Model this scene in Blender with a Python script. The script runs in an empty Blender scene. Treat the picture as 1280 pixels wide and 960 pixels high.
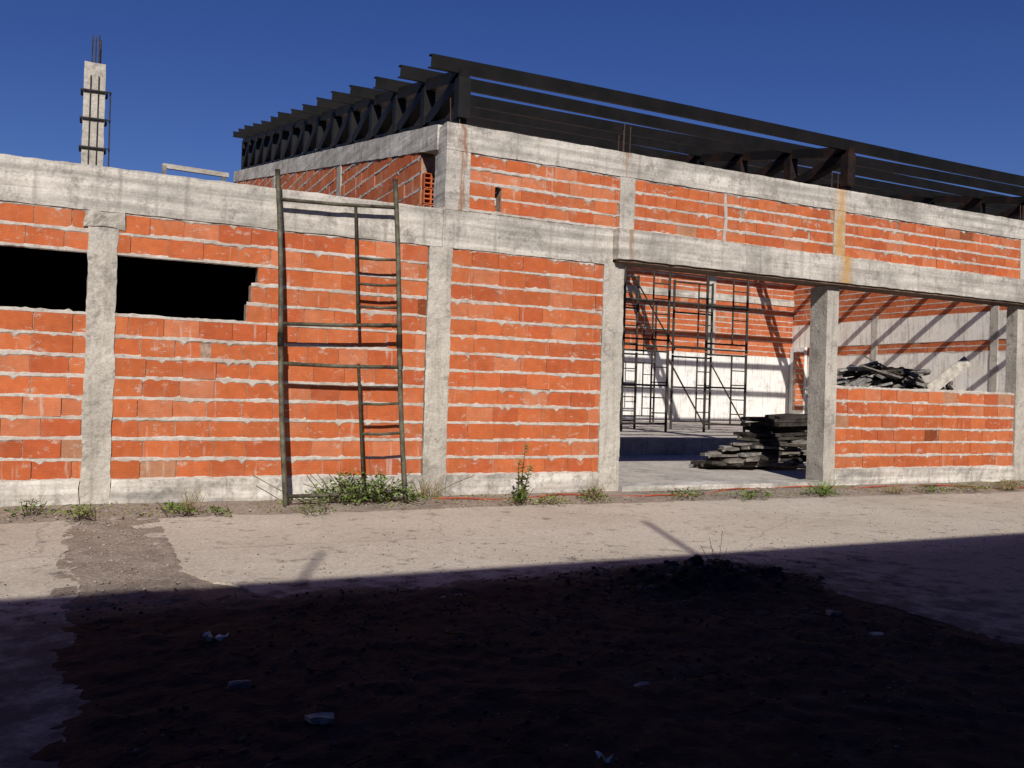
import bpy, math, random
from mathutils import Vector, Matrix, noise
random.seed(7)
S=bpy.context.scene; COL=S.collection
R=math.radians
# ---------------------------------------------------------------- camera
FPX=1100.0; YAW=R(25.7); PITCH=0.0091; ROLL=0.03; CH=1.27
F0=Vector((math.sin(YAW)*math.cos(PITCH),math.cos(YAW)*math.cos(PITCH),math.sin(PITCH)))
R0=Vector((math.cos(YAW),-math.sin(YAW),0)); U0=R0.cross(F0)
CU=U0*math.cos(ROLL)-R0*math.sin(ROLL); CR=R0*math.cos(ROLL)+U0*math.sin(ROLL)
cam=bpy.data.cameras.new('camera'); cam.sensor_width=36; cam.lens=36*FPX/1280; cam.clip_end=5000; cam.clip_start=0.05
co=bpy.data.objects.new('camera',cam); COL.objects.link(co)
M=Matrix((CR,CU,-F0)).transposed().to_4x4(); M.translation=Vector((0,0,CH)); co.matrix_world=M
S.camera=co
def ray(px,py): return F0+CR*((px-640)/FPX)-CU*((py-480)/FPX)
def atY(px,py,Y):
    d=ray(px,py); return Vector((0,0,CH))+d*(Y/d.y)
def gnd(px,py,z=0.03):
    d=ray(px,py); return Vector((0,0,CH))+d*((z-CH)/d.z)
# ---------------------------------------------------------------- light
EL=R(34); AZ=R(21)
sd=Vector((math.sin(AZ)*math.cos(EL),math.cos(AZ)*math.cos(EL),-math.sin(EL)))
sl=bpy.data.lights.new('sun','SUN'); sl.energy=4.9; sl.angle=R(0.5); sl.color=(1,0.95,0.87)
so=bpy.data.objects.new('sun',sl); COL.objects.link(so); so.rotation_euler=sd.to_track_quat('-Z','Y').to_euler(); so.location=(0,-20,20)
w=bpy.data.worlds.new('World'); S.world=w; w.use_nodes=True
nt=w.node_tree; bg=nt.nodes['Background']; sky=nt.nodes.new('ShaderNodeTexSky'); sky.sky_type='NISHITA'; sky.sun_disc=False
sky.sun_elevation=EL; sky.sun_rotation=math.pi+AZ; sky.air_density=1.0; sky.dust_density=0.0; sky.ozone_density=5.0; sky.altitude=300
hs=nt.nodes.new('ShaderNodeHueSaturation'); hs.inputs['Saturation'].default_value=1.2; hs.inputs['Hue'].default_value=0.524; hs.inputs['Value'].default_value=1.25
nt.links.new(sky.outputs[0],hs.inputs['Color']); nt.links.new(hs.outputs[0],bg.inputs[0]); bg.inputs[1].default_value=0.05
S.view_settings.view_transform='Standard'; S.view_settings.look='None'; S.view_settings.exposure=0
# ---------------------------------------------------------------- materials
def newmat(n,rough=0.9):
    m=bpy.data.materials.new(n); m.use_nodes=True; t=m.node_tree; b=t.nodes['Principled BSDF']; b.inputs['Roughness'].default_value=rough
    b.inputs['Specular IOR Level'].default_value=0.2
    return m,t,b
def N(t,k,**kw):
    n=t.nodes.new(k)
    for a,v in kw.items(): setattr(n,a,v)
    return n
def coords(t,scale=(1,1,1)):
    g=N(t,'ShaderNodeNewGeometry'); mp=N(t,'ShaderNodeMapping'); mp.inputs['Scale'].default_value=scale
    t.links.new(g.outputs['Position'],mp.inputs[0]); return mp.outputs[0]
def nz(t,vec,sc,det=6,ro=0.6):
    n=N(t,'ShaderNodeTexNoise'); n.inputs['Scale'].default_value=sc; n.inputs['Detail'].default_value=min(det,5); n.inputs['Roughness'].default_value=ro
    t.links.new(vec,n.inputs['Vector']); return n.outputs['Fac']
def ramp(t,fac,stops):
    r=N(t,'ShaderNodeValToRGB'); e=r.color_ramp.elements
    while len(e)<len(stops): e.new(0.5)
    for i,(p,c) in enumerate(stops):
        e[i].position=p; e[i].color=(c,c,c,1) if isinstance(c,(int,float)) else (*c,1)
    t.links.new(fac,r.inputs[0]); return r.outputs[0]
def mix(t,f,a,b,mode='MIX'):
    m=N(t,'ShaderNodeMix'); m.data_type='RGBA'; m.blend_type=mode
    for v,s in ((f,0),(a,6),(b,7)):
        if isinstance(v,(int,float)): m.inputs[s].default_value=v
        elif isinstance(v,tuple): m.inputs[s].default_value=(*v,1)
        else: t.links.new(v,m.inputs[s])
    return m.outputs[2]
def math_(t,op,a,b=None):
    m=N(t,'ShaderNodeMath',operation=op)
    for i,v in enumerate((a,b)):
        if v is None: continue
        if isinstance(v,(int,float)): m.inputs[i].default_value=v
        else: t.links.new(v,m.inputs[i])
    return m.outputs[0]
def bump(t,b,h,st=0.5,dist=0.02):
    n=N(t,'ShaderNodeBump'); n.inputs['Strength'].default_value=st; n.inputs['Distance'].default_value=dist
    t.links.new(h,n.inputs['Height']); t.links.new(n.outputs[0],b.inputs['Normal'])
def concrete(name,base,dark=0.58,rust=None,streak=True,dirt=(0.20,0.175,0.15)):
    m,t,b=newmat(name); v=coords(t)
    big=nz(t,v,1.3,5,0.65); fine=nz(t,v,34,4,0.7)
    c=ramp(t,big,[(0.30,tuple(x*dark for x in base)),(0.5,base),(0.72,tuple(min(0.8,x*1.18) for x in base))])
    st=None
    if streak:
        vs=coords(t,(0.35,0.35,7)); st=nz(t,vs,2.0,2,0.6); c=mix(t,0.48,c,ramp(t,st,[(0.32,0.22),(0.68,0.78)]),'OVERLAY')
    spots=nz(t,v,4,5,0.8); c=mix(t,ramp(t,spots,[(0.53,0.0),(0.65,0.7)]),c,dirt)
    vv=coords(t,(7,7,0.6)); dr=nz(t,vv,1.6,4,0.6); c=mix(t,ramp(t,dr,[(0.52,0.0),(0.70,0.55)]),c,(0.23,0.20,0.175))
    c=mix(t,0.4,c,ramp(t,fine,[(0.3,0.28),(0.7,0.74)]),'OVERLAY')
    if rust is not None:
        for (xc,wd,rc) in rust:
            g=N(t,'ShaderNodeSeparateXYZ'); t.links.new(v,g.inputs[0])
            rn_=nz(t,coords(t,(6,6,1.1)),2.0,4,0.6)
            xo=math_(t,'ADD',g.outputs[0],math_(t,'MULTIPLY',math_(t,'SUBTRACT',rn_,0.5),0.25))
            dd=math_(t,'ABSOLUTE',math_(t,'SUBTRACT',xo,xc))
            mk=ramp(t,math_(t,'DIVIDE',dd,wd),[(0.1,0.85),(1.0,0.0)])
            mk=math_(t,'MULTIPLY',mk,ramp(t,spots,[(0.30,0.5),(0.5,1.0)]))
            c=mix(t,mk,c,rc)
    t.links.new(c,b.inputs['Base Color'])
    hh=mix(t,0.5,big,fine)
    if st is not None: hh=mix(t,0.4,hh,st)
    bump(t,b,hh,0.8,0.026)
    return m
RUSTS=[(9.69,0.14,(0.50,0.27,0.07)),(3.80,0.04,(0.26,0.12,0.06)),(6.05,0.03,(0.3,0.18,0.10))]
CONC=concrete('weathered_concrete',(0.47,0.435,0.385))
CONCRB=concrete('rust_streaked_beam_concrete',(0.46,0.425,0.375),rust=RUSTS)
CONCC=concrete('column_concrete',(0.455,0.42,0.365),dark=0.65,streak=False)
CONCR=concrete('rust_stained_concrete',(0.44,0.41,0.355),rust=[(9.69,0.17,(0.50,0.27,0.07))])
PLINTH=concrete('plinth_concrete',(0.49,0.455,0.41),dark=0.5)
PLAST=concrete('rough_plaster',(0.78,0.76,0.72),dark=0.9,streak=False,dirt=(.5,.48,.45))
GREYP=concrete('grey_render',(0.78,0.73,0.65),dark=0.85,streak=False,dirt=(.48,.45,.41))
FLOORC=concrete('floor_concrete',(0.48,0.44,0.39),dark=0.7,streak=False)
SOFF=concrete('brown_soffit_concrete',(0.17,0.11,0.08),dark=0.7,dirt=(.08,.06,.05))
def simple(name,c1,c2,sc=8,rough=0.8,bs=0.4,metal=0.0,scale=(1,1,1),p=(0.35,0.65)):
    m,t,b=newmat(name,rough); v=coords(t,scale); n=nz(t,v,sc,4,0.65)
    t.links.new(ramp(t,n,[(p[0],c1),(p[1],c2)]),b.inputs['Base Color']); b.inputs['Metallic'].default_value=metal; bump(t,b,n,bs,0.01); return m
SHADEC=simple('shade_dark_concrete',(0.035,0.03,0.028),(0.055,0.05,0.045),5)  # near-black tone puts the unlit rooms' shade into the colour
def brickmat():
    m,t,b=newmat('hollow_brick',0.85); a=N(t,'ShaderNodeVertexColor',layer_name='Col'); v=coords(t)
    n1=nz(t,v,9,5,0.7); n2=nz(t,v,1.6,4,0.7)
    c=mix(t,0.42,a.outputs[0],ramp(t,n1,[(0.3,0.32),(0.7,0.70)]),'OVERLAY')
    c=mix(t,ramp(t,n2,[(0.52,0.0),(0.78,0.28)]),c,(0.46,0.31,0.22))
    sm=nz(t,coords(t,(1,1,1.6)),5.2,5,0.85); c=mix(t,ramp(t,sm,[(0.575,0.0),(0.65,0.65)]),c,(0.48,0.39,0.32))
    vd=coords(t,(9,9,1.1)); dr=nz(t,vd,1.3,4,0.6); c=mix(t,ramp(t,dr,[(0.61,0.0),(0.72,0.55)]),c,(0.52,0.44,0.38))
    t.links.new(c,b.inputs['Base Color'])
    wv=N(t,'ShaderNodeTexWave',wave_type='BANDS',bands_direction='Z'); wv.inputs['Scale'].default_value=18; wv.inputs['Distortion'].default_value=0.6
    t.links.new(v,wv.inputs['Vector'])
    h=mix(t,0.6,wv.outputs['Fac'],n1); bump(t,b,h,0.35,0.006); return m
BRICK=brickmat()
def mortarmat():
    m,t,b=newmat('mortar'); v=coords(t); n=nz(t,v,14,5,0.7); n2=nz(t,v,2.4,4,0.6)
    c=ramp(t,n,[(0.3,(0.32,0.26,0.215)),(0.5,(0.48,0.43,0.38)),(0.7,(0.58,0.54,0.50))])
    c=mix(t,ramp(t,n2,[(0.48,0.0),(0.70,0.5)]),c,(0.30,0.22,0.17))
    t.links.new(c,b.inputs['Base Color']); bump(t,b,n,0.7,0.012); return m
MORTAR=mortarmat()
CORE=simple('joint_fill',(0.20,0.11,0.07),(0.42,0.32,0.26),12)
STEEL=simple('dark_primed_steel',(0.005,0.005,0.005),(0.011,0.009,0.009),3,0.6,0.2)
STEELR=simple('rusty_steel',(0.007,0.006,0.006),(0.045,0.019,0.012),2.2,0.7,0.3,p=(0.45,0.72))
REBAR=simple('rebar_rust',(0.05,0.03,0.025),(0.10,0.055,0.04),20,0.8)
REBARD=simple('dark_rebar',(0.025,0.024,0.028),(0.06,0.05,0.05),20,0.7)
TUBE=simple('painted_scaffold_tube',(0.05,0.042,0.03),(0.15,0.14,0.095),9,0.6,0.4)
TUBED=simple('dark_scaffold_tube',(0.02,0.018,0.016),(0.06,0.05,0.038),9,0.6,0.4)
WOOD1=simple('weathered_board',(0.10,0.088,0.075),(0.27,0.245,0.215),7,0.9,0.5,scale=(1,1,3))
WOOD2=simple('dark_board',(0.02,0.017,0.015),(0.07,0.06,0.05),7,0.9,0.5)
WOOD3=simple('pale_board',(0.30,0.265,0.22),(0.50,0.46,0.40),7,0.9,0.5)
WOODG=simple('grey_timber',(0.10,0.093,0.087),(0.34,0.32,0.30),6,0.9,0.5)
LEAF=simple('weed_leaf',(0.06,0.105,0.018),(0.17,0.235,0.05),11,0.7,0.1)
LEAFY=simple('yellow_weed_leaf',(0.13,0.165,0.035),(0.29,0.31,0.09),11,0.7,0.1)
DRY=simple('dry_grass',(0.14,0.10,0.05),(0.30,0.24,0.13),9,0.9,0.1)
STEM=simple('weed_stem',(0.08,0.07,0.03),(0.16,0.13,0.06),9,0.9,0.1)
HOSE=simple('red_hose_plastic',(0.26,0.045,0.025),(0.42,0.09,0.05),9,0.5,0.1)
STONE=simple('rubble_stone',(0.16,0.13,0.105),(0.40,0.34,0.28),9,0.9,0.8)
STONED=simple('dusty_dark_stone',(0.040,0.038,0.036),(0.13,0.12,0.11),9,0.9,0.8)
PLASTIC=simple('pale_plastic',(0.40,0.37,0.33),(0.62,0.58,0.52),9,0.5,0.2)
LITTER=simple('dark_litter',(0.009,0.009,0.009),(0.034,0.032,0.03),14,0.95,0.4)
def soilmat():
    m,t,b=newmat('bare_soil',0.95); v=coords(t); n=nz(t,v,3,5,0.75); n2=nz(t,v,40,4,0.7)
    g=N(t,'ShaderNodeSeparateXYZ'); t.links.new(v,g.inputs[0])
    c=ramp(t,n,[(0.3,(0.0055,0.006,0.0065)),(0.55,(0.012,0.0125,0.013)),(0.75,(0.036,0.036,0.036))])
    near=ramp(t,math_(t,'MULTIPLY',g.outputs[1],0.1),[(0.49,0.0),(0.60,1.0)])  # foreground soil coloured near-black, deepening the building's shadow; paler past the shadow edge
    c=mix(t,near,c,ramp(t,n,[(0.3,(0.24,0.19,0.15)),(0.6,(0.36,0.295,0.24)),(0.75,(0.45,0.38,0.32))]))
    c=mix(t,0.6,c,ramp(t,n2,[(0.3,0.2),(0.7,0.8)]),'OVERLAY')
    t.links.new(c,b.inputs['Base Color']); bump(t,b,mix(t,0.5,n,n2),1.0,0.05); return m
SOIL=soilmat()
def slabmat():
    m,t,b=newmat('yard_concrete',0.95); v=coords(t); n=nz(t,v,0.7,5,0.6); n2=nz(t,v,45,4,0.75); n3=nz(t,v,5,5,0.75)
    c=ramp(t,n,[(0.3,(0.44,0.38,0.305)),(0.5,(0.51,0.445,0.365)),(0.7,(0.56,0.495,0.415))])
    c=mix(t,0.6,c,ramp(t,n2,[(0.3,0.22),(0.7,0.75)]),'OVERLAY')
    c=mix(t,ramp(t,n3,[(0.55,0.0),(0.70,0.42)]),c,(0.31,0.255,0.205))
    sv=coords(t,(0.5,6,1)); n4=nz(t,sv,1.5,4,0.7); c=mix(t,ramp(t,n4,[(0.58,0.0),(0.75,0.35)]),c,(0.32,0.265,0.215))
    g=N(t,'ShaderNodeSeparateXYZ'); t.links.new(v,g.inputs[0])
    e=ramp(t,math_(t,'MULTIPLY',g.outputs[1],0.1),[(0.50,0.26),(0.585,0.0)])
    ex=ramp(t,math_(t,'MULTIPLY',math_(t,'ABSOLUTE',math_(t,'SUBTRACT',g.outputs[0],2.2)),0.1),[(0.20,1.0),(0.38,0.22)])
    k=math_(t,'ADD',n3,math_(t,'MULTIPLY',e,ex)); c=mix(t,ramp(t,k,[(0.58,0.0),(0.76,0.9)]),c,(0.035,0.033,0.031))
    far=ramp(t,math_(t,'MULTIPLY',g.outputs[1],0.1),[(0.50,0.6),(0.57,0.0)]); c=mix(t,far,c,(0.085,0.08,0.078))  # painted shade: slab colour darkened where the building's shadow falls
    vo=N(t,'ShaderNodeTexVoronoi',feature='DISTANCE_TO_EDGE'); vo.inputs['Scale'].default_value=0.33
    wn=N(t,'ShaderNodeTexNoise'); wn.inputs['Scale'].default_value=2.0; t.links.new(v,wn.inputs['Vector'])
    wp=mix(t,0.25,v,wn.outputs['Color']); t.links.new(wp,vo.inputs['Vector'])
    cr=ramp(t,vo.outputs['Distance'],[(0.0,0.4),(0.004,0.0)]); c=mix(t,cr,c,(0.16,0.125,0.10))
    t.links.new(c,b.inputs['Base Color']); bump(t,b,mix(t,0.6,n3,n2),0.8,0.018); return m
SLAB=slabmat()
# ---------------------------------------------------------------- mesh builder
def wloc(o):
    v=Vector((0,0,0))
    while o: v=v+o.location; o=o.parent
    return v
class MB:
    def __init__(s): s.v=[];s.f=[];s.c=[];s.m=[];s.col=(0.5,0.5,0.5);s.mi=0
    def face(s,pts):
        i=len(s.v); s.v+= [tuple(p) for p in pts]; s.f.append(tuple(range(i,i+len(pts)))); s.c.append(s.col); s.m.append(s.mi)
    def hexa(s,p):
        i=len(s.v); s.v+=[tuple(q) for q in p]
        for f in ((0,3,2,1),(4,5,6,7),(0,1,5,4),(1,2,6,5),(2,3,7,6),(3,0,4,7)):
            s.f.append(tuple(i+k for k in f)); s.c.append(s.col); s.m.append(s.mi)
    def box(s,x0,x1,y0,y1,z0,z1):
        s.hexa([(x0,y0,z0),(x1,y0,z0),(x1,y1,z0),(x0,y1,z0),(x0,y0,z1),(x1,y0,z1),(x1,y1,z1),(x0,y1,z1)])
    def bar(s,a,b,wd,ht,up=(0,0,1)):
        a=Vector(a);b=Vector(b);d=(b-a).normalized();u=Vector(up)
        if abs(d.dot(u))>0.98: u=Vector((1,0,0))
        r=d.cross(u).normalized()*wd/2; q=r.cross(d).normalized()*ht/2
        s.hexa([a-r-q,a+r-q,b+r-q,b-r-q,a-r+q,a+r+q,b+r+q,b-r+q])
    def tube(s,pts,r,n=8,cap=True):
        pts=[Vector(p) for p in pts]; i0=len(s.v)
        for k,p in enumerate(pts):
            d=(pts[min(k+1,len(pts)-1)]-pts[max(k-1,0)]).normalized()
            u=Vector((0,0,1)) if abs(d.z)<0.9 else Vector((1,0,0))
            a=d.cross(u).normalized(); b=a.cross(d)
            rr=r[k] if isinstance(r,(list,tuple)) else r
            for j in range(n):
                t=2*math.pi*j/n; s.v.append(tuple(p+a*math.cos(t)*rr+b*math.sin(t)*rr))
        for k in range(len(pts)-1):
            for j in range(n):
                s.f.append((i0+k*n+j,i0+k*n+(j+1)%n,i0+(k+1)*n+(j+1)%n,i0+(k+1)*n+j)); s.c.append(s.col); s.m.append(s.mi)
        if cap:
            for k in (0,len(pts)-1):
                s.f.append(tuple(i0+k*n+j for j in range(n))); s.c.append(s.col); s.m.append(s.mi)
    def rbox(s,x0,x1,y0,y1,z0,z1,seg=0.1,j=0.008,fn=None):
        def P(x,y,z):
            p=Vector((x,y,z)); d=noise.noise_vector(p*5.3)*j+noise.noise_vector(p*17.1)*j*0.6
            p=p+d
            return fn(p) if fn else p
        def grid(fp,la,lb):
            na=max(1,min(260,int(la/seg)));nb=max(1,int(lb/seg)); i=len(s.v)
            for a in range(na+1):
                for b in range(nb+1): s.v.append(tuple(fp(a/na,b/nb)))
            for a in range(na):
                for b in range(nb):
                    s.f.append((i+a*(nb+1)+b,i+(a+1)*(nb+1)+b,i+(a+1)*(nb+1)+b+1,i+a*(nb+1)+b+1)); s.c.append(s.col); s.m.append(s.mi)
        X,Y,Z=x1-x0,y1-y0,z1-z0
        grid(lambda a,b:P(x0+a*X,y0,z0+b*Z),X,Z); grid(lambda a,b:P(x1-a*X,y1,z0+b*Z),X,Z)
        grid(lambda a,b:P(x0,y1-a*Y,z0+b*Z),Y,Z); grid(lambda a,b:P(x1,y0+a*Y,z0+b*Z),Y,Z)
        grid(lambda a,b:P(x0+a*X,y0+b*Y,z1),X,Y); grid(lambda a,b:P(x0+a*X,y1-b*Y,z0),X,Y)
    def build(s,name,mats,parent=None,org=(0,0,0),smooth=False,fix=False):
        if parent: o0=wloc(parent)
        else: o0=Vector(org)
        me=bpy.data.meshes.new(name); me.from_pydata([(a-o0.x,b-o0.y,c-o0.z) for a,b,c in s.v],[],s.f)
        if not isinstance(mats,(list,tuple)): mats=[mats]
        for m in mats: me.materials.append(m)
        me.polygons.foreach_set('material_index',s.m)
        if smooth: me.polygons.foreach_set('use_smooth',[True]*len(s.f))
        ca=me.color_attributes.new('Col','FLOAT_COLOR','CORNER')
        buf=[]
        for p,c in zip(s.f,s.c): buf+= [c[0],c[1],c[2],1.0]*len(p)
        ca.data.foreach_set('color',buf); me.update()
        o=bpy.data.objects.new(name,me); COL.objects.link(o)
        if parent: o.parent=parent
        else: o.location=o0
        return o
def tag(o,label=None,cat=None,group=None,kind=None):
    if label:o['label']=label
    if cat:o['category']=cat
    if group:o['group']=group
    if kind:o['kind']=kind
    return o
def empty(name,loc,label,cat,group=None):
    o=bpy.data.objects.new(name,None); COL.objects.link(o); o.location=loc; o.empty_display_size=0.2; return tag(o,label,cat,group)
def copytree(o,parent=None):
    c=o.copy(); COL.objects.link(c); c.parent=parent
    for ch in list(o.children): copytree(ch,c)
    return c
# ---------------------------------------------------------------- bricks
PAL=[(0.44,0.112,0.037),(0.425,0.103,0.035),(0.46,0.122,0.042),(0.405,0.093,0.033),(0.47,0.132,0.048),(0.44,0.108,0.036),(0.45,0.115,0.039),(0.48,0.155,0.07)]
def bricks(parent,O,Ud,Nd,L,z0,z1,holes=(),row=0.2,ustart=None,thick=0.15,detail=True,name='brick_panel'):
    O=Vector(O);Ud=Vector(Ud);Nd=Vector(Nd); mb=MB(); Z=Vector((0,0,1))
    W=lambda u,z,d:O+Ud*u+Z*z+Nd*d
    def iv(za,zb,rnd=0):
        lo=ustart(zb) if ustart else 0
        ivs=[(lo,L)]
        for (h0,h1,ha,hb) in holes:
            if ha<(za+zb)/2<hb:
                nw=[]
                for a,b in ivs:
                    if h1<=a or h0>=b: nw.append((a,b)); continue
                    if h0>a: nw.append((a,h0))
                    if h1<b: nw.append((h1,b))
                ivs=nw
        return [(a,b) for a,b in ivs if b-a>0.02]
    mb.mi=2
    if ustart: 
        nr=round((z1-z0)/row)
        zs=[z0+k*row for k in range(nr+1)]
    else: zs=sorted({z0,z1}|{min(max(h[k],z0),z1) for h in holes for k in (2,3)})
    for a,b in zip(zs,zs[1:]):
        if b-a<1e-4: continue
        for (p,q) in iv(a,b):
            mb.hexa([W(p,a,-0.010),W(q,a,-0.010),W(q,a,-thick),W(p,a,-thick),W(p,b,-0.010),W(q,b,-0.010),W(q,b,-thick),W(p,b,-thick)])
    nr=max(1,round((z1-z0)/row)); rh=(z1-z0)/nr; bl=0.335
    for k in range(nr):
        za=z0+k*rh; zb=za+rh
        rowtone=random.uniform(0.95,1.05)
        for (p,q) in iv(za,zb):
            u=p; first=random.uniform(0.12,0.33) if k%2 else random.uniform(0.2,0.335)
            while u<q-0.01:
                ln=first if u==p else bl*random.uniform(0.95,1.03); e=min(u+ln,q)
                if e-u<0.04: break
                c=random.choice(PAL); f=rowtone*random.uniform(0.91,1.07)
                t_=random.random()
                if t_<0.008: f*=0.5
                elif t_<0.02: c=(0.38,0.18,0.10)
                mb.col=tuple(min(0.8,x*f) for x in c); mb.mi=0
                g=random.uniform(0.002,0.006); d=random.gauss(0,0.003); tl=random.gauss(0,0.003)
                b0=za+0.011+random.uniform(-.003,.003); b1=zb-0.011+random.uniform(-.003,.003); dd=0.02
                x0=u+g; x1=e-g; s1=random.gauss(0,0.0025)
                mb.hexa([W(x0,b0,d),W(x1,b0+s1,d+tl),W(x1,b0+s1,-dd),W(x0,b0,-dd),W(x0,b1,d),W(x1,b1+s1,d+tl),W(x1,b1+s1,-dd),W(x0,b1,-dd)])
                u=e
    mb.mi=1; st=0.04 if detail else 0.15
    tot=lambda l:sum(b-a for a,b in l)
    for k in range(nr+1):
        z=z0+k*rh
        A=iv(z-0.03,z-0.02); B=iv(z+0.02,z+0.03)
        edge=abs(tot(A)-tot(B))>0.5
        for (p,q) in (A if tot(A)>=tot(B) else B):
            n=max(2,int((q-p)/st)); i=len(mb.v)
            ph=random.uniform(0,99)
            for a in range(n+1):
                u=p+(q-p)*a/n
                t1=0.5+1.0*noise.noise(Vector((u*2.3,ph,0))); t2=0.5+1.0*noise.noise(Vector((u*2.3,ph+9,0)))
                h1=0.012+0.013*t1+random.uniform(-.004,.007); h2=0.011+0.012*t2+random.uniform(-.005,.007)
                if random.random()<0.06 and not edge: h1+=random.uniform(0.01,0.045)
                if random.random()<0.03: h2+=random.uniform(0.01,0.02)
                if edge: h1=min(h1,.012)
                pr=0.0045+random.uniform(-.002,.002)
                for (dz,d) in ((-h1-0.006,-0.006),(-h1*0.7,pr),(h2*0.7,pr*0.8),(h2+0.005,-0.006)):
                    mb.v.append(tuple(W(u,z+dz,d)))
            for a in range(n):
                for b in range(3):
                    mb.f.append((i+a*4+b,i+(a+1)*4+b,i+(a+1)*4+b+1,i+a*4+b+1)); mb.c.append((.5,.5,.5)); mb.m.append(1)
    return mb.build(name,[BRICK,MORTAR,CORE],parent)
YF=9.4
# ================================================================ LOW WING
wing=empty('brick_building',(0,YF,0),'low unfinished brick wing on the left with two dark strip window openings','building')
def rb(parent,name,mat,x0,x1,y0,y1,z0,z1,seg=0.08,j=0.006,fn=None):
    m=MB(); m.rbox(x0,x1,y0,y1,z0,z1,seg,j,fn); return m.build(name,mat,parent,smooth=False)
bricks(wing,(-6.0,YF,0),(1,0,0),(0,-1,0),5.97,0.3,2.9,holes=[(2.9,5.97,1.9,2.5)])
bricks(wing,(0.21,YF,0),(1,0,0),(0,-1,0),3.21,0.3,2.9,holes=[(0,1.24,1.9,2.1),(0,1.28,2.1,2.3),(0,1.345,2.3,2.5),(2.30,2.34,1.08,1.12),(0.62,0.66,.48,.52)])
rb(wing,'column',CONCC,-0.04,0.22,9.386,9.62,0.0,2.74,j=0.013,seg=0.05)
rb(wing,'column_head',CONCC,-0.08,0.27,9.381,9.6,2.745,2.897,j=0.025,seg=0.05)
rb(wing,'column',CONCC,-6.3,-6.0,9.386,9.62,0.0,2.899)
rb(wing,'ring_beam',CONC,-6.3,3.58,9.384,9.62,2.9,3.33,j=0.009)
rb(wing,'plinth',PLINTH,-6.3,-0.045,9.37,9.62,-0.1,0.3,j=0.018)
rb(wing,'plinth',PLINTH,0.225,3.42,9.37,9.62,-0.1,0.3,j=0.018)
m=MB(); m.box(-6.3,3.43,9.62,18,3.14,3.27); m.build('roof_slab',SHADEC,wing)
m=MB(); m.box(-6.3,-6.15,9.63,18,0,3.13); m.box(-6.14,3.43,17.8,18,0,3.13); m.box(3.3,3.43,9.63,17.79,0,3.13); m.box(-6.14,3.29,9.63,17.79,0.0,0.05); m.build('inner_wall',SHADEC,wing)
# ================================================================ HALL
hall=empty('brick_building',(3.6,YF,0),'tall unfinished brick hall with wide open front and dark steel roof frame','building')
XR=24.6; YB=26.3; X0=3.6
rb(hall,'column',CONCC,3.43,3.71,9.382,9.7,0.0,2.899,j=0.013,seg=0.05)
bricks(hall,(3.71,YF,0),(1,0,0),(0,-1,0),2.03,0.3,2.9,holes=[(0.5,0.54,0.68,0.73)])
rb(hall,'plinth',PLINTH,3.715,5.74,9.37,9.62,-0.1,0.3,j=0.018)
rb(hall,'column',CONCC,5.74,6.04,9.383,9.66,0.0,2.93,j=0.011,seg=0.05)
rb(hall,'ring_beam',CONC,3.585,5.86,9.382,9.62,2.9,3.33,j=0.009)
rb(hall,'lintel_beam',CONCRB,5.86,XR,9.25,9.64,2.965,3.34,j=0.009)
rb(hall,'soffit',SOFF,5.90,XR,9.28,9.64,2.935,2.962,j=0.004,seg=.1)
rb(hall,'threshold',PLINTH,6.045,9.47,9.3,9.7,-0.1,0.13,j=0.012)
rb(hall,'pillar',CONCC,9.48,9.70,9.385,9.71,0.0,2.93,j=0.006)
bricks(hall,(9.70,YF,0),(1,0,0),(0,-1,0),3.93,0.3,1.48)
rb(hall,'plinth',PLINTH,9.705,13.62,9.37,9.62,-0.1,0.3,j=0.018)
rb(hall,'column',CONCC,13.63,14.15,9.37,9.56,0.0,2.93,j=0.006)
bricks(hall,(14.15,YF,0),(1,0,0),(0,-1,0),XR-14.15,0.1,2.9,detail=False)
rb(hall,'corner_column',CONCRB,3.60,3.90,9.384,9.76,3.335,4.02,j=0.010)
bricks(hall,(3.9,YF,0),(1,0,0),(0,-1,0),2.05,3.36,4.02,holes=[(0.33,0.41,3.36,3.7)],row=0.165)
rb(hall,'column',CONCC,5.95,6.17,9.385,9.62,3.345,4.02,j=0.008)
bricks(hall,(6.17,YF,0),(1,0,0),(0,-1,0),1.42,3.36,4.02,row=0.165)
rb(hall,'mortar_joint',MORTAR,7.59,7.64,9.390,9.5,3.345,4.02,j=0.014,seg=0.04)
bricks(hall,(7.64,YF,0),(1,0,0),(0,-1,0),1.93,3.36,4.02,row=0.165)
rc=rb(hall,'column',CONCR,9.57,9.79,9.383,9.62,3.345,4.02,j=0.008); rc['label']='rust stained column'
bricks(hall,(9.79,YF,0),(1,0,0),(0,-1,0),3.9,3.36,4.02,row=0.165)
rb(hall,'column',CONCC,13.69,13.95,9.385,9.62,3.345,4.02)
bricks(hall,(13.95,YF,0),(1,0,0),(0,-1,0),XR-13.95,3.36,4.02,row=0.165,detail=False)
rb(hall,'top_beam',CONCRB,3.60,XR,9.380,9.64,4.022,4.33,j=0.009)
SW=0.18
def stop(z): return max(0.0,(z-4.05-0.12)/SW)
m=MB(); m.box(3.62,3.80,9.77,YB,0.0,3.33); m.build('inner_wall',GREYP,hall)
segs=[(10.25,14.1),(14.35,19.9),(20.15,YB)]
for a,b in segs:
    us=(lambda z,a=a: max(0.0,stop(z)-(a-YF)))
    ztop=4.05+SW*(b-YF)
    nr=max(1,int((ztop+0.1-3.33)/0.2))
    bricks(hall,(3.6,a,0),(0,1,0),(-1,0,0),b-a,3.33,3.33+nr*0.2,ustart=us,thick=0.19)
def slope(p): return Vector((p.x,p.y,p.z+SW*(p.y-YF)))
m=MB(); m.rbox(3.585,3.84,9.66,YB,4.03,4.325,0.1,0.008,slope); m.build('sloping_beam',CONC,hall)
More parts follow.
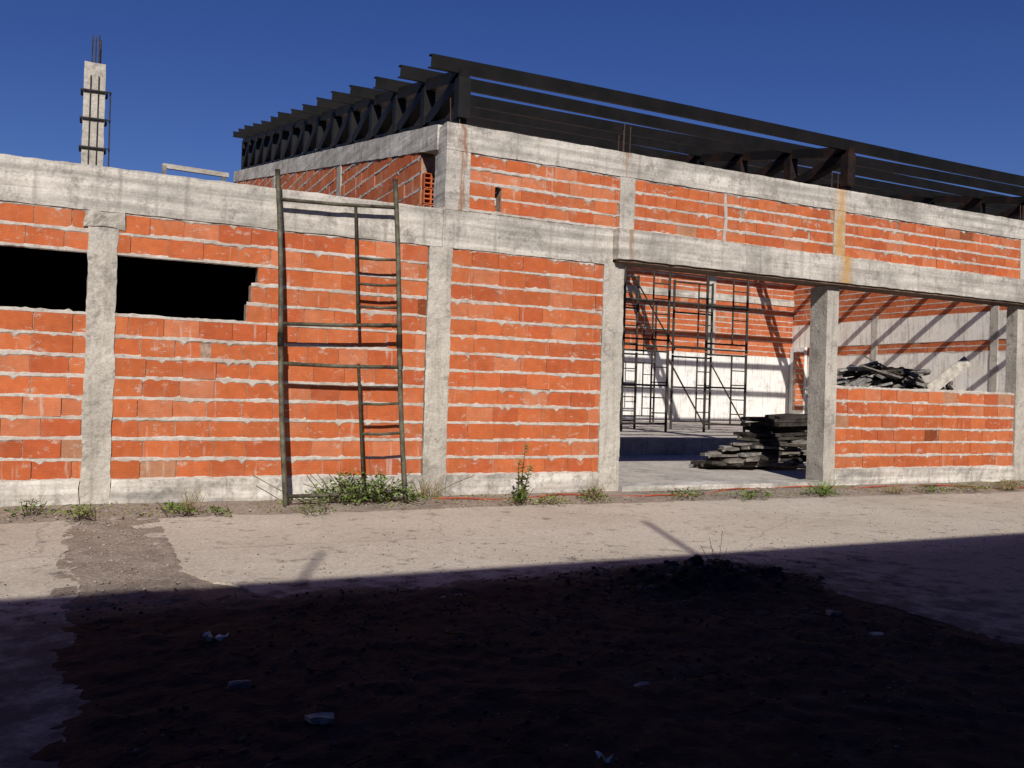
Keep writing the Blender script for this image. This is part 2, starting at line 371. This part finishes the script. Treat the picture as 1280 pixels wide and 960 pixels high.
for y in (14.1,19.9):
    m=MB(); m.rbox(3.586,3.82,y,y+0.25,3.33,4.03+SW*(y-YF),0.1,0.008); m.build('side_column',CONCC,hall)
m=MB(); m.mi=1
m.box(3.62,3.78,10.20,10.24,3.335,3.92)  # dark backing sheet stands in for the shade inside the brick holes
for k in range(3):
    z=3.345+0.192*k; m.mi=0; m.col=random.choice(PAL)
    x0,x1,y0,y1=3.605,3.79,10.12,10.205
    for xx in (0,0.5,1): 
        c=x0+(x1-x0)*xx; m.box(max(x0,c-0.009),min(x1,c+0.009),y0,y1,z,z+0.178)
    for zz in (0,0.33,0.66,1):
        c=z+0.178*zz; m.box(x0+0.001,x1-0.001,y0+0.001,y1,max(z-0.001,c-0.008),min(z+0.179,c+0.008))
m.build('hollow_brick_end',[BRICK,SHADEC],hall)
# back wall, right wall
bricks(hall,(3.8,YB-0.2,0),(1,0,0),(0,-1,0),XR-3.8,2.9,7.3,detail=False)
rb(hall,'back_wall',PLAST,3.8,XR-0.02,YB-0.22,YB,0.3,2.9,seg=0.3,j=0.01)
for x in (9.9,16.0,20.5): rb(hall,'column',CONCC,x,x+0.3,YB-0.24,YB-0.05,2.9,7.3,seg=0.25)
rb(hall,'back_beam',CONC,3.8,XR,YB-0.24,YB,4.9,5.15,seg=0.25)
rb(hall,'back_beam',CONC,3.8,XR,YB-0.24,YB,7.3,7.6,seg=0.25)
rb(hall,'side_wall',GREYP,XR,XR+0.2,9.66,YB,0.0,2.95,seg=0.3,j=0.01)
bricks(hall,(XR,9.66,0),(0,1,0),(-1,0,0),YB-9.66,2.95,3.3,row=.175,detail=False)
rb(hall,'side_beam',GREYP,XR-0.02,XR+0.2,9.66,YB,3.3,4.15,seg=0.3,j=0.01)
us=lambda z: max(0.0,(z-4.4)/SW)
bricks(hall,(XR,9.66,0),(0,1,0),(-1,0,0),YB-9.66,4.15,7.35,ustart=us,detail=False)
for y in (12,17.5,22): rb(hall,'side_column',CONCC,XR-0.03,XR+0.1,y,y+0.25,0.4,4.3,seg=0.25)
bricks(hall,(XR-0.55,YB-1.0,0),(1,0,0),(0,-1,0),0.4,0.9,3.1,detail=False,name='brick_pier')
rb(hall,'pier_side',PLAST,XR-0.15,XR-0.03,YB-1.02,YB-0.25,0.4,3.3,seg=0.3)
m=MB(); m.box(3.82,XR,9.64,14.6,-0.1,0.10); m.build('lower_floor',FLOORC,hall)
m=MB(); m.rbox(3.82,XR,14.6,YB-0.22,-0.1,0.43,0.3,0.01); m.build('raised_floor',FLOORC,hall)
# steel trusses
def truss(X,rusty=False):
    y0,y1=9.5,26.0; zb=lambda y:4.38+SW*(y-YF); zt=lambda y:4.93+0.2*(y-9.5)
    mat=STEELR if rusty else STEEL
    par=bpy.data.objects.new('roof_truss',None); COL.objects.link(par); par.parent=hall; off=-wloc(par)
    def part(mb,nm):
        o=mb.build(nm,mat); o.parent=par; o.location=off
    a=MB(); a.bar((X,y0-0.06,zt(y0-0.06)),(X,y1,zt(y1)),0.12,0.14); part(a,'top_chord')
    b=MB(); b.bar((X,y0,zb(y0)),(X,y1,zb(y1)),0.12,0.12); part(b,'bottom_chord')
    n=14; dy=(y1-y0)/n
    for k in range(n+1):
        y=y0+k*dy; q=MB(); q.bar((X,y,zb(y)+.03),(X,y,zt(y)-.03),0.14,0.15); part(q,'vertical_strut')
        if k<n:
            q=MB(); q.bar((X+0.01,y,zt(y)-.03),(X+0.01,y+dy,zb(y+dy)+.03),0.14,0.15); part(q,'diagonal_strut')
for i,X in enumerate((3.82,9.93,16.0,22.0)): truss(X,i>0)
def purlin(y,i):
    z=5.03+0.2*(y-9.5); x0=3.4+random.uniform(-.03,.03); x1=25.0; mb=MB(); h=0.075; wd=0.10; th=0.008
    s=0.2
    def pt(x,dy,dz): 
        sag=0.014*math.sin((x-3.4)/6.1*math.pi*1.0+i*1.7)
        return (x,y+dy-dz*s,z+dz+dy*s+sag)
    prof=[(-wd/2,-h),(wd/2,-h),(wd/2,-h+0.02),(wd/2-th,-h+0.02),(wd/2-th,-h+th),(-wd/2+th,-h+th),(-wd/2+th,h-th),(wd/2-th,h-th),(wd/2-th,h-0.02),(wd/2,h-0.02),(wd/2,h),(-wd/2,h)]
    n=24; P=len(prof)
    for k in range(n+1):
        x=x0+(x1-x0)*k/n
        for a,b in prof: mb.v.append(pt(x,a,b))
    for k in range(n):
        for j in range(P):
            mb.f.append((k*P+j,k*P+(j+1)%P,(k+1)*P+(j+1)%P,(k+1)*P+j)); mb.c.append((0,0,0)); mb.m.append(0)
    mb.f.append(tuple(range(P))); mb.c.append((0,0,0)); mb.m.append(0)
    mb.build('purlin',STEEL,hall)
for k in range(15): purlin(9.5+1.14*k,k)
def rebar(parent,pts,r=0.006,mat=None):
    m=MB(); m.tube(pts,r,6); return m.build('rebar',mat or REBAR,parent)
for dx,dy,h in ((0,0,0.38),(0.05,0.1,0.33),(0.09,0.0,0.36),(-0.03,0.08,0.25)):
    rebar(hall,[(6.02+dx,9.45+dy,4.30),(6.02+dx+0.005,9.45+dy,4.33+h)])
for dx,dy,h in ((0,0,0.30),(0.12,0.02,0.36),(0.2,0.1,0.24)):
    rebar(hall,[(3.66+dx,9.44+dy,4.30),(3.66+dx-0.01,9.44+dy,4.33+h)])
for dx in (0,0.07): rebar(hall,[(13.75+dx,9.45,4.30),(13.75+dx,9.45,4.6)])
for X in (9.62,9.74): rebar(hall,[(X,9.5,4.30),(X,9.5,4.62)])
m=MB()
for k in range(14):
    x=3.50+random.uniform(0,.28); 
    s=random.uniform(.015,.04); z=3.325
    m.rbox(x,x+s*1.6,9.39,9.39+s*1.5,z,z+s,seg=0.02,j=0.01)
m.build('mortar_lumps',MORTAR,hall)
# ================================================================ column stub on the low wing
bx=atY(115,205,9.5).x
stub=empty('concrete_column',(bx,9.5,3.33),'raw concrete column stub with rebar standing on the low wing roof','column')
m=MB(); m.rbox(bx-0.095,bx+0.095,9.42,9.58,3.26,4.33,0.05,0.004); m.build('shaft',CONCC,stub)
for sx,sy,h in ((-.03,-.05,.27),(.0,-.05,.25),(.03,-.05,.28),(.045,.05,.27)):
    rebar(stub,[(bx+sx,9.5+sy,4.2),(bx+sx,9.5+sy,4.33+h)],0.008,REBARD)
for sx in (-0.035,0.035):
    rebar(stub,[(bx+sx,9.412,3.34),(bx+sx,9.409,4.2)],0.006,REBARD)
rebar(stub,[(bx+0.145,9.45,3.3),(bx+0.140,9.45,4.08)],0.008,REBARD)
for z in (3.50,3.78,4.05):
    m=MB(); zz=z
    for a,b in (((-.11,-.095),(.11,-.095)),((.11,-.095),(.11,.095)),((.11,.095),(-.11,.095)),((-.11,.095),(-.11,-.095))):
        m.tube([(bx+a[0],9.5+a[1],zz),(bx+b[0],9.5+b[1],zz+0.005)],0.011,6)
    m.tube([(bx+.11,9.405,zz+.01),(bx+.15,9.44,zz+.012)],0.006,6)
    m.build('form_tie',REBARD,stub)
a=atY(203,207,10.2); b=atY(287,217,10.2)
t=empty('timber_rail',(a.x,10.2,3.27),'thin pale board propped along the low wing roof edge','board')
m=MB(); m.bar(a,b+Vector((0,0.1,0)),0.04,0.05); m.build('board',WOOD3,t)
m=MB(); m.bar((a.x+.02,10.2,3.25),(a.x+.02,10.2,a.z),0.04,0.04); m.build('post',WOOD1,t)
m=MB(); m.bar((b.x-.05,10.3,3.25),(b.x-.05,10.3,b.z),0.04,0.04); m.build('post',WOOD1,t)
# ================================================================ leaning scaffold
La=atY(347,212,9.30); Lb=atY(356,636,8.93); Ra=atY(492,224,9.30); Rb=atY(508,628,8.93)
sc=empty('leaning_scaffold',(Lb.x,Lb.y,Lb.z),'tall rusty tubular scaffold ladder frame leaning against the brick wall','scaffold')
def Lp(f): 
    p=La.lerp(Lb,f); p.x+=0.012*math.sin(f*7); return p
def Rp(f):
    p=Ra.lerp(Rb,f); p.x+=0.02*math.sin(f*5+1); return p
def pole(fn,f0,f1): 
    m=MB(); m.tube([fn(f0+(f1-f0)*k/10) for k in range(11)],0.026,10); m.build('pole',TUBE,sc,smooth=True)
pole(Lp,0.0,0.50);pole(Lp,0.52,1.0);pole(Rp,0.0,0.50);pole(Rp,0.52,1.0)
for fn in (Lp,Rp):
    m=MB(); m.tube([fn(0.49),fn(0.53)],0.033,10); m.build('coupler',TUBED,sc,smooth=True)
def bar2(fl,fr,a=0,b=1,r=0.018,mat=TUBE,nm='crossbar'):
    p=Lp(fl);q=Rp(fr); m=MB(); m.tube([p.lerp(q,a),p.lerp(q,(a+b)/2)+Vector((0,0,-0.01)),p.lerp(q,b)],r,8); m.build(nm,mat,sc,smooth=True)
for fl,fr in ((0.09,0.09),(0.463,0.459),(0.58,0.59),(0.965,0.965)): bar2(fl,fr,r=0.02)
for f in (0.255,0.335,0.405,0.70,0.79): bar2(f,f,0.64,1,0.015,nm='rung')
for f0,f1 in ((0.09,0.46),(0.58,0.965)):
    m=MB(); m.tube([Lp(f0).lerp(Rp(f0),0.64),Lp(f1).lerp(Rp(f1),0.64)],0.018,8); m.build('inner_post',TUBE,sc,smooth=True)
# ================================================================ scaffold inside
def frame_thing(x,y,z,label):
    t=empty('inner_scaffold',(x,y,z),label,'scaffold','scaffold frames standing inside the hall'); Wd=1.25;H=1.95
    for dx in (0,Wd):
        m=MB(); m.tube([(x+dx,y,z),(x+dx,y,z+H)],0.032,6); m.build('pole',TUBED,t)
    for dz in (0.2,1.1,1.9):
        m=MB(); m.tube([(x,y,z+dz),(x+Wd,y,z+dz)],0.025,6); m.build('crossbar',TUBED,t)
    m=MB(); m.tube([(x+.8,y,z+0.2),(x+.8,y,z+1.9)],0.022,6); m.build('inner_post',TUBED,t)
    for k in range(4):
        m=MB(); m.tube([(x+.8,y,z+0.45+k*.36),(x+Wd,y,z+.45+k*.36)],0.016,6); m.build('rung',TUBED,t)
    return t
spots=[(11.1,17.2,0.43,'dark scaffold frame at left behind the hall opening, lower tier, front row'),
(11.1,17.2,2.40,'dark scaffold frame at left behind the hall opening, upper tier, front row'),
(11.35,18.9,0.43,'dark scaffold frame at left behind the hall opening, lower tier, back row'),
(11.35,18.9,2.40,'dark scaffold frame at left behind the hall opening, upper tier, back row'),
(13.55,17.3,0.43,'dark scaffold frame nearer the plank pile, lower tier, front row'),
(13.55,17.3,2.40,'dark scaffold frame nearer the plank pile, upper tier, front row'),
(13.8,19.0,0.43,'dark scaffold frame nearer the plank pile, lower tier, back row'),
(13.8,19.0,2.40,'dark scaffold frame nearer the plank pile, upper tier, back row'),
(15.2,23.6,0.43,'dark scaffold frame farthest back against the white wall, lower tier'),
(15.2,23.6,2.40,'dark scaffold frame farthest back against the white wall, upper tier')]
f0=None
for x,y,z,l in spots:
    if f0 is None: f0=frame_thing(x,y,z,l)
    else:
        c=copytree(f0); c.location=(x,y,z); c['label']=l
def brace(p,q,label):
    m=MB(); m.tube([p,q],0.02,6); o=m.build('scaffold_brace',TUBED,org=p); tag(o,label,'brace')
brace((11.1,17.2,.6),(11.35,18.9,2.2),'thin diagonal tube at the left end of the inner scaffold')
brace((12.35,17.2,2.2),(13.55,17.3,.6),'thin diagonal tube between the two inner scaffold bays')
brace((14.8,17.3,.6),(15.05,19.0,2.2),'thin diagonal tube at the right end of the inner scaffold')
brace((11.1,17.15,2.45),(14.8,17.25,2.45),'long level tube joining the inner scaffold bays')
brace((10.9,17.15,3.5),(15.2,17.25,3.52),'long level tube high across the inner scaffold')
brace((12.4,18.8,4.3),(13.8,18.9,2.5),'thin diagonal tube high between the two inner scaffold bays')
# ================================================================ timber piles
def plank(c,L,wd,th,yaw,pit,mat,roll=0,name='wooden_plank',label='',group=None):
    c=Vector(c); d=Vector((math.cos(yaw)*math.cos(pit),math.sin(yaw)*math.cos(pit),math.sin(pit)))
    m=MB(); u=Vector((0,0,1)); u=Matrix.Rotation(roll,3,d)@u
    m.bar(c-d*L/2,c+d*L/2,wd,th,up=u); o=m.build(name,mat,org=c); tag(o,label,'plank',group); return o
G1='grey boards heaped on the hall floor'; L1='weathered grey board in the low heap on the floor left of the pillar'
G2='dark boards on the floor heap'; L2='dark board lying on top of the floor heap behind the pillar'
rnd=random.Random(5)
def prof(x): return 0.13+0.50*max(0,min(1,(x-9.35)/1.0))
for k in range(95):
    x=rnd.uniform(9.5,11.5); hx=prof(x); f=rnd.random()**.7; z=0.13+(hx-.13)*f
    plank((x,11.75+rnd.uniform(-.5,.4)*(1-.3*f),z),rnd.uniform(.5,1.1),rnd.uniform(.12,.28),rnd.uniform(.03,.055),rnd.choice((0,0.2,-.35,.5,-.5))+rnd.uniform(-.25,.25),rnd.uniform(-.05,.11),rnd.choice((WOODG,WOOD1,WOOD1,WOOD2,WOOD2)),rnd.uniform(-.12,.12),label=L1,group=G1)
for k in range(14):
    lay=k//2; z=0.62+0.062*lay
    plank((10.85+0.03*lay+rnd.uniform(-.12,.12),11.8+rnd.uniform(-.25,.25),z),rnd.uniform(1.0,1.4)-.05*lay,rnd.uniform(.3,.5),0.052,rnd.uniform(-.3,.3),rnd.uniform(-.02,.09),WOOD2,rnd.uniform(-.06,.06),label=L2,group=G2)
G3='timber heaped behind the low brick wall'; L3='rough grey timber in the heap above the low brick wall'
for k in range(24):
    lay=k//4; z=0.52+lay*0.17
    plank((17.6+rnd.uniform(-.3,.3),15.3+rnd.uniform(-.35,.35),z),4.6,.3,.16,(0 if lay%2 else 0.08)+rnd.uniform(-.06,.06),0,WOOD1,0,name='timber_beam',label='thick timber forming the base of the heap behind the low wall',group='timbers under the heap behind the low wall')
for k in range(110):
    h=rnd.random()**1.7; sp=2.45*(1-h*.8)
    side=rnd.uniform(-1,1)
    plank((17.7+side*sp-h*.9,15.2+rnd.uniform(-.45,.35),1.48+h*.62),rnd.uniform(.6,1.6),rnd.uniform(.08,.22),rnd.uniform(.03,.07),rnd.uniform(-.8,.8),-side*0.22+rnd.uniform(-.32,.32),rnd.choice((WOODG,WOODG,WOOD1,WOOD2)),rnd.uniform(-.5,.5),label=L3,group=G3)
plank((18.6,14.5,1.98),1.6,.26,.035,0.05,0.50,WOOD3,1.2,label='pale flat board leaning on the right end of the timber heap')
# ================================================================ ground
def gz(x,y):
    p=Vector((x,y,0)); h=0.019+0.008*noise.noise(p*1.7)+0.006*noise.noise(p*7)+0.003*noise.noise(p*23)
    h=min(h,0.026)
    e=min(x-0.02,4.35-x,5.2-y)
    s=max(0,min(1,(e+.35)/.55)); s=s*s*(3-2*s)
    h+=s*(0.024+0.012*noise.noise(p*2.6)+0.014*noise.noise(p*9)+.009*noise.noise(p*24))
    d=math.hypot((x-3.75)*.8,(y-4.75)*1.2)
    if d<0.9: h+=0.15*(1-d/0.9)**1.3*(0.6+0.8*noise.noise(p*4)+.5*noise.noise(p*13))
    if 5.3<y<8.6 and -.15<x<.6:
        h+=0.014+0.02*noise.noise(p*4)+.012*noise.noise(p*13)
    if y>8.55: h+=min(0.05,(y-8.55)*0.09)
    return h
m=MB()
xs=[-7+0.07*i for i in range(95)]+[-.35+0.035*i for i in range(150)]+[4.9+.07*i for i in range(155)]; ys=[0.5+0.08*i for i in range(20)]+[2.1+.035*i for i in range(100)]+[5.6+.06*i for i in range(66)]
n=len(ys)
for x in xs:
    for y in ys: m.v.append((x,y,gz(x,y)))
for i in range(len(xs)-1):
    for j in range(n-1):
        m.f.append((i*n+j,(i+1)*n+j,(i+1)*n+j+1,i*n+j+1)); m.c.append((0,0,0)); m.m.append(0)
tag(m.build('soil',SOIL,smooth=True),kind='structure',label='bare dark soil in front of the slab, painted darker where shaded',cat='ground')
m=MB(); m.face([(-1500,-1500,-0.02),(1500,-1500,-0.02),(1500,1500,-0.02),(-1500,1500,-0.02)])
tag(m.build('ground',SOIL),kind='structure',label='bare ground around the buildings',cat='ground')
def slab(poly,label,z=0.032):
    pts=[]
    for i,a in enumerate(poly):
        b=poly[(i+1)%len(poly)]; L=math.dist(a,b); k=max(1,int(L/0.05)) if L<14 else max(1,int(L/0.2))
        for q in range(k):
            x=a[0]+(b[0]-a[0])*q/k; y=a[1]+(b[1]-a[1])*q/k
            nv=noise.noise_vector(Vector((x*2.1,y*2.1,3)))*0.10+noise.noise_vector(Vector((x*9,y*9,1)))*0.05+noise.noise_vector(Vector((x*23,y*23,1)))*0.02
            pts.append((x+nv.x,y+nv.y))
    m=MB(); m.face([(x,y,z) for x,y in pts])
    for i,a in enumerate(pts):
        b=pts[(i+1)%len(pts)]; m.face([(a[0],a[1],-0.05),(b[0],b[1],-0.05),(b[0],b[1],z),(a[0],a[1],z)])
    tag(m.build('concrete_slab',SLAB),kind='structure',label=label,cat='pavement')
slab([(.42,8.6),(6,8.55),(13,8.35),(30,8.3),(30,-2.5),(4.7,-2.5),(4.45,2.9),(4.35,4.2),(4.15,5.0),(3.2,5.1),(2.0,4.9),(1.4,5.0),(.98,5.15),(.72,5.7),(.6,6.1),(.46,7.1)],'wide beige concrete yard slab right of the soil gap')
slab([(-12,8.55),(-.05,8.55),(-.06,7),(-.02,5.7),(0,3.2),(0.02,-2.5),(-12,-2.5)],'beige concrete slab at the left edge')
m_i=[0]
def lump(m,p,s,rn):
    i=len(m.v)
    for a in (-1,0,1):
        for j in range(6):
            t=j*math.pi/3+rn.uniform(-.3,.3); r=(1 if a==0 else .55)*s*rn.uniform(.7,1.2)
            m.v.append((p[0]+math.cos(t)*r,p[1]+math.sin(t)*r,p[2]+a*s*.5))
    for k in range(2):
        for j in range(6): m.f.append((i+k*6+j,i+k*6+(j+1)%6,i+(k+1)*6+(j+1)%6,i+(k+1)*6+j)); m.c.append((0,0,0)); m.m.append(m_i[0])
    m.f.append(tuple(i+12+j for j in range(6))); m.c.append((0,0,0)); m.m.append(m_i[0])
rn=random.Random(11)
m=MB()
for k in range(1300):
    x=rn.uniform(-5,14); y=9.3-abs(rn.gauss(0,.35)); s=rn.choice((.005,.007,.011,.017)); lump(m,(x,y,0.05+s*.2),s,rn)
for k in range(420):
    x=rn.gauss(.22,.22); y=rn.uniform(5,8.8); s=rn.choice((.004,.005,.007,.012)); lump(m,(x,y,max(.033,gz(x,y))+s*.3),s,rn)
tag(m.build('rubble_gravel',STONE),'fine rubble and grit scattered along the wall foot and slab','gravel',kind='stuff')
m=MB()
for k in range(3800):
    x=rn.uniform(.0,4.8); y=rn.uniform(2.2,5.4)
    if noise.noise(Vector((x*1.3,y*1.3,8)))<-.1+rn.uniform(-.2,.2): continue
    s=rn.choice((.003,.004,.005,.006,.008,.012)); m_i[0]=1 if rn.random()<.3 else 0
    lump(m,(x,y,gz(x,y)+s*.2),s,rn)
for k in range(240):
    a=rn.uniform(0,6.28); r=abs(rn.gauss(0,.3)); x=3.75+math.cos(a)*r*1.9; y=4.75+math.sin(a)*r; s=rn.uniform(.008,.028); m_i[0]=rn.choice((0,0,1)); lump(m,(x,y,gz(x,y)+s*.2),s,rn)
m_i[0]=0
for k in range(260):
    x=rn.uniform(0,4.4); y=rn.uniform(2.4,5.2); a=rn.uniform(0,3.14); L=rn.uniform(.03,.16); z=gz(x,y)+.008
    m.bar((x,y,z),(x+math.cos(a)*L,y+math.sin(a)*L,z+rn.uniform(0,.015)),.004,.004)
for k in range(900):
    x=rn.uniform(-3,12); y=5.0+abs(rn.gauss(0,1.2)); s=rn.uniform(.002,.007)
    if y<8.7: lump(m,(x,y,.033+s*.3),s,rn)
tag(m.build('soil_litter',[LITTER,STONED]),'twigs and clods littering the shaded soil','debris',kind='stuff')
stones=[(146,650,.05,'pale broken concrete lump at the head of the soil gap'),(128,655,.03,'small concrete chip left of the broken lump'),(166,645,.035,'small stone right of the broken lump by the wall'),
(300,860,.035,'stone half sunk in the shaded soil on the left'),(805,860,.035,'flat stone in the middle of the shaded soil'),(1040,770,.04,'small stone at the edge of the shaded slab'),(400,905,.04,'stone near the bottom left of the shaded soil'),(1100,795,.04,'small stone on the shaded slab at right')]
for px,py,s,l in stones:
    p=gnd(px,py); m=MB(); m.rbox(p.x-s,p.x+s,p.y-s*.7,p.y+s*.7,p.z-.01,p.z+s*.6,seg=s*.35,j=s*.6); tag(m.build('stone',STONE,org=p),l,'stone')
def scrap(px,py,s,l):
    p=gnd(px,py,.05); m=MB(); k=9
    for a in range(k):
        for b in range(k):
            x=(a/(k-1)-.5)*2*s;y=(b/(k-1)-.5)*2*s*.6; nv=noise.noise_vector(Vector((x*25,y*25,px))); m.v.append((p.x+x+nv.x*.03,p.y+y+nv.y*.03,p.z+.02+.05*nv.z))
    for a in range(k-1):
        for b in range(k-1): m.f.append((a*k+b,(a+1)*k+b,(a+1)*k+b+1,a*k+b+1)); m.c.append((0,0,0)); m.m.append(0)
    tag(m.build('plastic_scrap',PLASTIC,org=p),l,'litter')
scrap(268,800,.06,'crumpled pale plastic scrap on the shaded soil at left')
scrap(755,948,.03,'crumpled pale scrap at the bottom edge of the picture')
pts=[]
for k in range(120):
    f=k/119
    X=3.45+f*11.0; y=9.16-0.16*math.sin(f*9)-0.1*math.sin(f*23+1)-0.25*f
    pts.append((X,y,gz(X,y)+0.004+0.012*math.sin(k*.45)))
m=MB(); m.tube(pts,0.010,8); tag(m.build('garden_hose',HOSE,smooth=True,org=pts[0]),'thin red hose lying along the foot of the wall','hose')
# ---------------------------------------------------------------- weeds
def leaf(m,p,d,s,up):
    d=d.normalized(); r=d.cross(up); 
    if r.length<.1: r=Vector((1,0,0))
    r=r.normalized()*s*.32
    m.face([p,p+d*s*.5+r,p+d*s+Vector((0,0,-s*.15)),p+d*s*.5-r])
def clump(px,py,wd,hg,n,label,mat=LEAF,ls=.04,cat='weed',name='weed_clump',dp=.22):
    p=gnd(px,py,.06); p.y=min(p.y,9.25); m=MB(); rr=random.Random(int(px*7+py)); root=empty(name,p,label,cat)
    ls*=.82; hg*=.78; n=int(n*.9)
    for k in range(n):
        x=max(-1,min(1,rr.gauss(0,.42))); y=rr.uniform(-1,1); 
        if noise.noise(Vector((x*wd*9,y*2,px*.1)))<-.15: continue
        top=hg*(1-abs(x)**1.6)*(.45+.9*noise.noise(Vector((x*wd*6,y*2,px))+Vector((.5,.5,0)))+.3)
        z=max(0.01,top*rr.random()**.6)
        q=p+Vector((x*wd,y*dp,z)); dd=Vector((rr.uniform(-1,1),rr.uniform(-1.2,.6),rr.uniform(-.2,.9)))
        leaf(m,q,dd,ls*rr.uniform(.6,1.5),Vector((rr.uniform(-.5,.5),rr.uniform(-.5,.5),1)))
    m.build('leaves',mat,root)
    s=MB()
    for k in range(max(6,n//60)):
        x=rr.gauss(0,.4)*wd; s.tube([p+Vector((x*.6,0,-.02)),p+Vector((x,rr.uniform(-dp,dp),hg*.6)),p+Vector((x*1.2,rr.uniform(-dp,dp),hg*rr.uniform(.7,1.1)))],.004,5)
    s.build('stems',STEM,root)
def grass(px,py,wd,hg,n,label,mat=DRY):
    p=gnd(px,py,.06); p.y=min(p.y,9.28); m=MB(); rr=random.Random(int(px+py))
    for k in range(n):
        b=p+Vector((rr.gauss(0,.4)*wd,rr.uniform(-.08,.08),-.01)); d=Vector((rr.gauss(0,.35),rr.gauss(0,.3),1)); h=hg*rr.uniform(.4,1.1)
        q=b+d*h*.55; e=b+d*h*.9+Vector((rr.gauss(0,.3)*h,0,0)); w_=Vector((.004,0,0))
        m.face([b-w_,b+w_,q+w_*.7,q-w_*.7]); m.face([q-w_*.7,q+w_*.7,e])
    tag(m.build('grass_tuft',mat,org=p),label,'grass')
clump(455,628,.85,.38,2300,'broad green leafy weed patch at the foot of the scaffold frame',ls=.05)
clump(395,640,.2,.09,200,'low green weed left of the big patch under the scaffold',ls=.035)
clump(650,628,.15,.22,260,'bushy base of leafy weeds against the wall below the tall weed',ls=.045,dp=.12)
clump(220,640,.22,.12,260,'low green weed by the wall under the second window')
clump(100,645,.16,.12,240,'yellowish weed at the foot of the left column',mat=LEAFY,ls=.045)
clump(36,642,.26,.14,320,'green weed at the far left foot of the wall')
clump(690,628,.25,.10,260,'low weed just right of the tall weed',mat=LEAFY)
clump(742,624,.2,.17,300,'small weed at the foot of the column beside the opening')
clump(860,620,.35,.10,300,'creeping weed in front of the opening threshold')
clump(945,622,.38,.13,480,'green weed patch in front of the opening right side')
clump(1030,618,.25,.16,300,'spiky dark weed at the foot of the pillar',ls=.05)
clump(1168,614,.3,.12,320,'green weed before the low brick wall')
clump(1215,612,.45,.09,300,'dry yellow weed strip before the low brick wall',mat=LEAFY)
clump(1268,608,.5,.12,340,'mixed weed at the right edge of the wall foot',mat=LEAFY)
clump(270,640,.12,.07,90,'tiny weed right of the low weed under the second window')
grass(236,640,.08,.30,26,'dry grass tuft under the second window')
grass(520,618,.2,.34,60,'tall dry grass tuft beside the scaffold foot')
grass(745,622,.15,.24,40,'dry grass tuft by the opening column')
grass(1030,616,.2,.22,70,'grass tuft at the pillar foot',mat=LEAF)
grass(1262,610,.25,.18,160,'dry grass tuft at the right edge')
grass(1120,614,.22,.12,160,'short dry grass tuft before the low wall')
p=gnd(652,626,.06); p.y=min(p.y,9.2); tw=empty('tall_weed',p,'single tall upright weed growing against the brick wall','weed'); rr=random.Random(4)
s=MB(); L=MB()
for dx,h in ((0,.62),(-.05,.45),(.05,.40)):
    top=p+Vector((dx*1.5+.03,0,h)); s.tube([p+Vector((dx*.3,0,-.02)),p+Vector((dx,0,h*.5)),top],[.008,.006,.003],6)
    for k in range(75):
        f=rr.uniform(.1,1.03); a=rr.uniform(0,6.28); q=p.lerp(top,f)+Vector((rr.gauss(0,.012),rr.gauss(0,.012),0)); leaf(L,q,Vector((math.cos(a),math.sin(a),.5)),.06*(1.2-f*.5)*rr.uniform(.7,1.3),Vector((0,0,1)))
s.build('stem',STEM,tw); L.build('leaves',LEAFY,tw)
p=gnd(895,728,.03); m=MB()
for a,h in ((-.12,.25),(-.05,.3),(.06,.34),(.1,.22),(0,.2)):
    m.tube([p,p+Vector((a*.4,0,h*.5)),p+Vector((a,0.02,h))],.0018,4)
tag(m.build('dead_weed',STEM,org=p),'thin bare dead weed stems at the slab edge in shade','weed')
m=MB(); rr=random.Random(21)
for k in range(3800):
    x=rr.uniform(-5,14.5); 
    if noise.noise(Vector((x*1.1,5,0)))<-.05: continue
    y=rr.uniform(8.65,9.32); q=Vector((x,y,gz(x,y)+.002)); leaf(m,q,Vector((rr.uniform(-1,1),rr.uniform(-1,1),rr.uniform(.1,.8))),rr.uniform(.015,.04),Vector((0,0,1)))
tag(m.build('ground_cover',LEAFY),'sparse low weeds in the soil strip along the wall','weeds',kind='stuff')
# ================================================================ building behind the viewer that shades the foreground
k1=math.cos(AZ)/math.tan(EL); H=6.5; YS=5.68-H*k1
bk=empty('plastered_building',(0,YS,0),'long plastered building across the yard casting its shadow over the foreground','building')
m=MB(); m.box(-45,45,YS-12,YS,0,H); m.build('wall',SHADEC,bk)
for i in range(-6,7):
    m=MB(); m.box(i*6-0.9,i*6+0.9,YS+0.003,YS+0.05,1.2,2.6); m.build('window',SHADEC,bk)
def vent(tx,ty,r):
    h=(ty-5.68)/k1; x=tx-math.tan(AZ)*(ty-YS); m=MB(); m.tube([(x,YS-.1,H),(x,YS-.1,H+h+.07)],r,12); m.build('vent_pipe',GREYP,bk)
vent(4.97,7.3,.030); vent(1.6,6.6,.022)
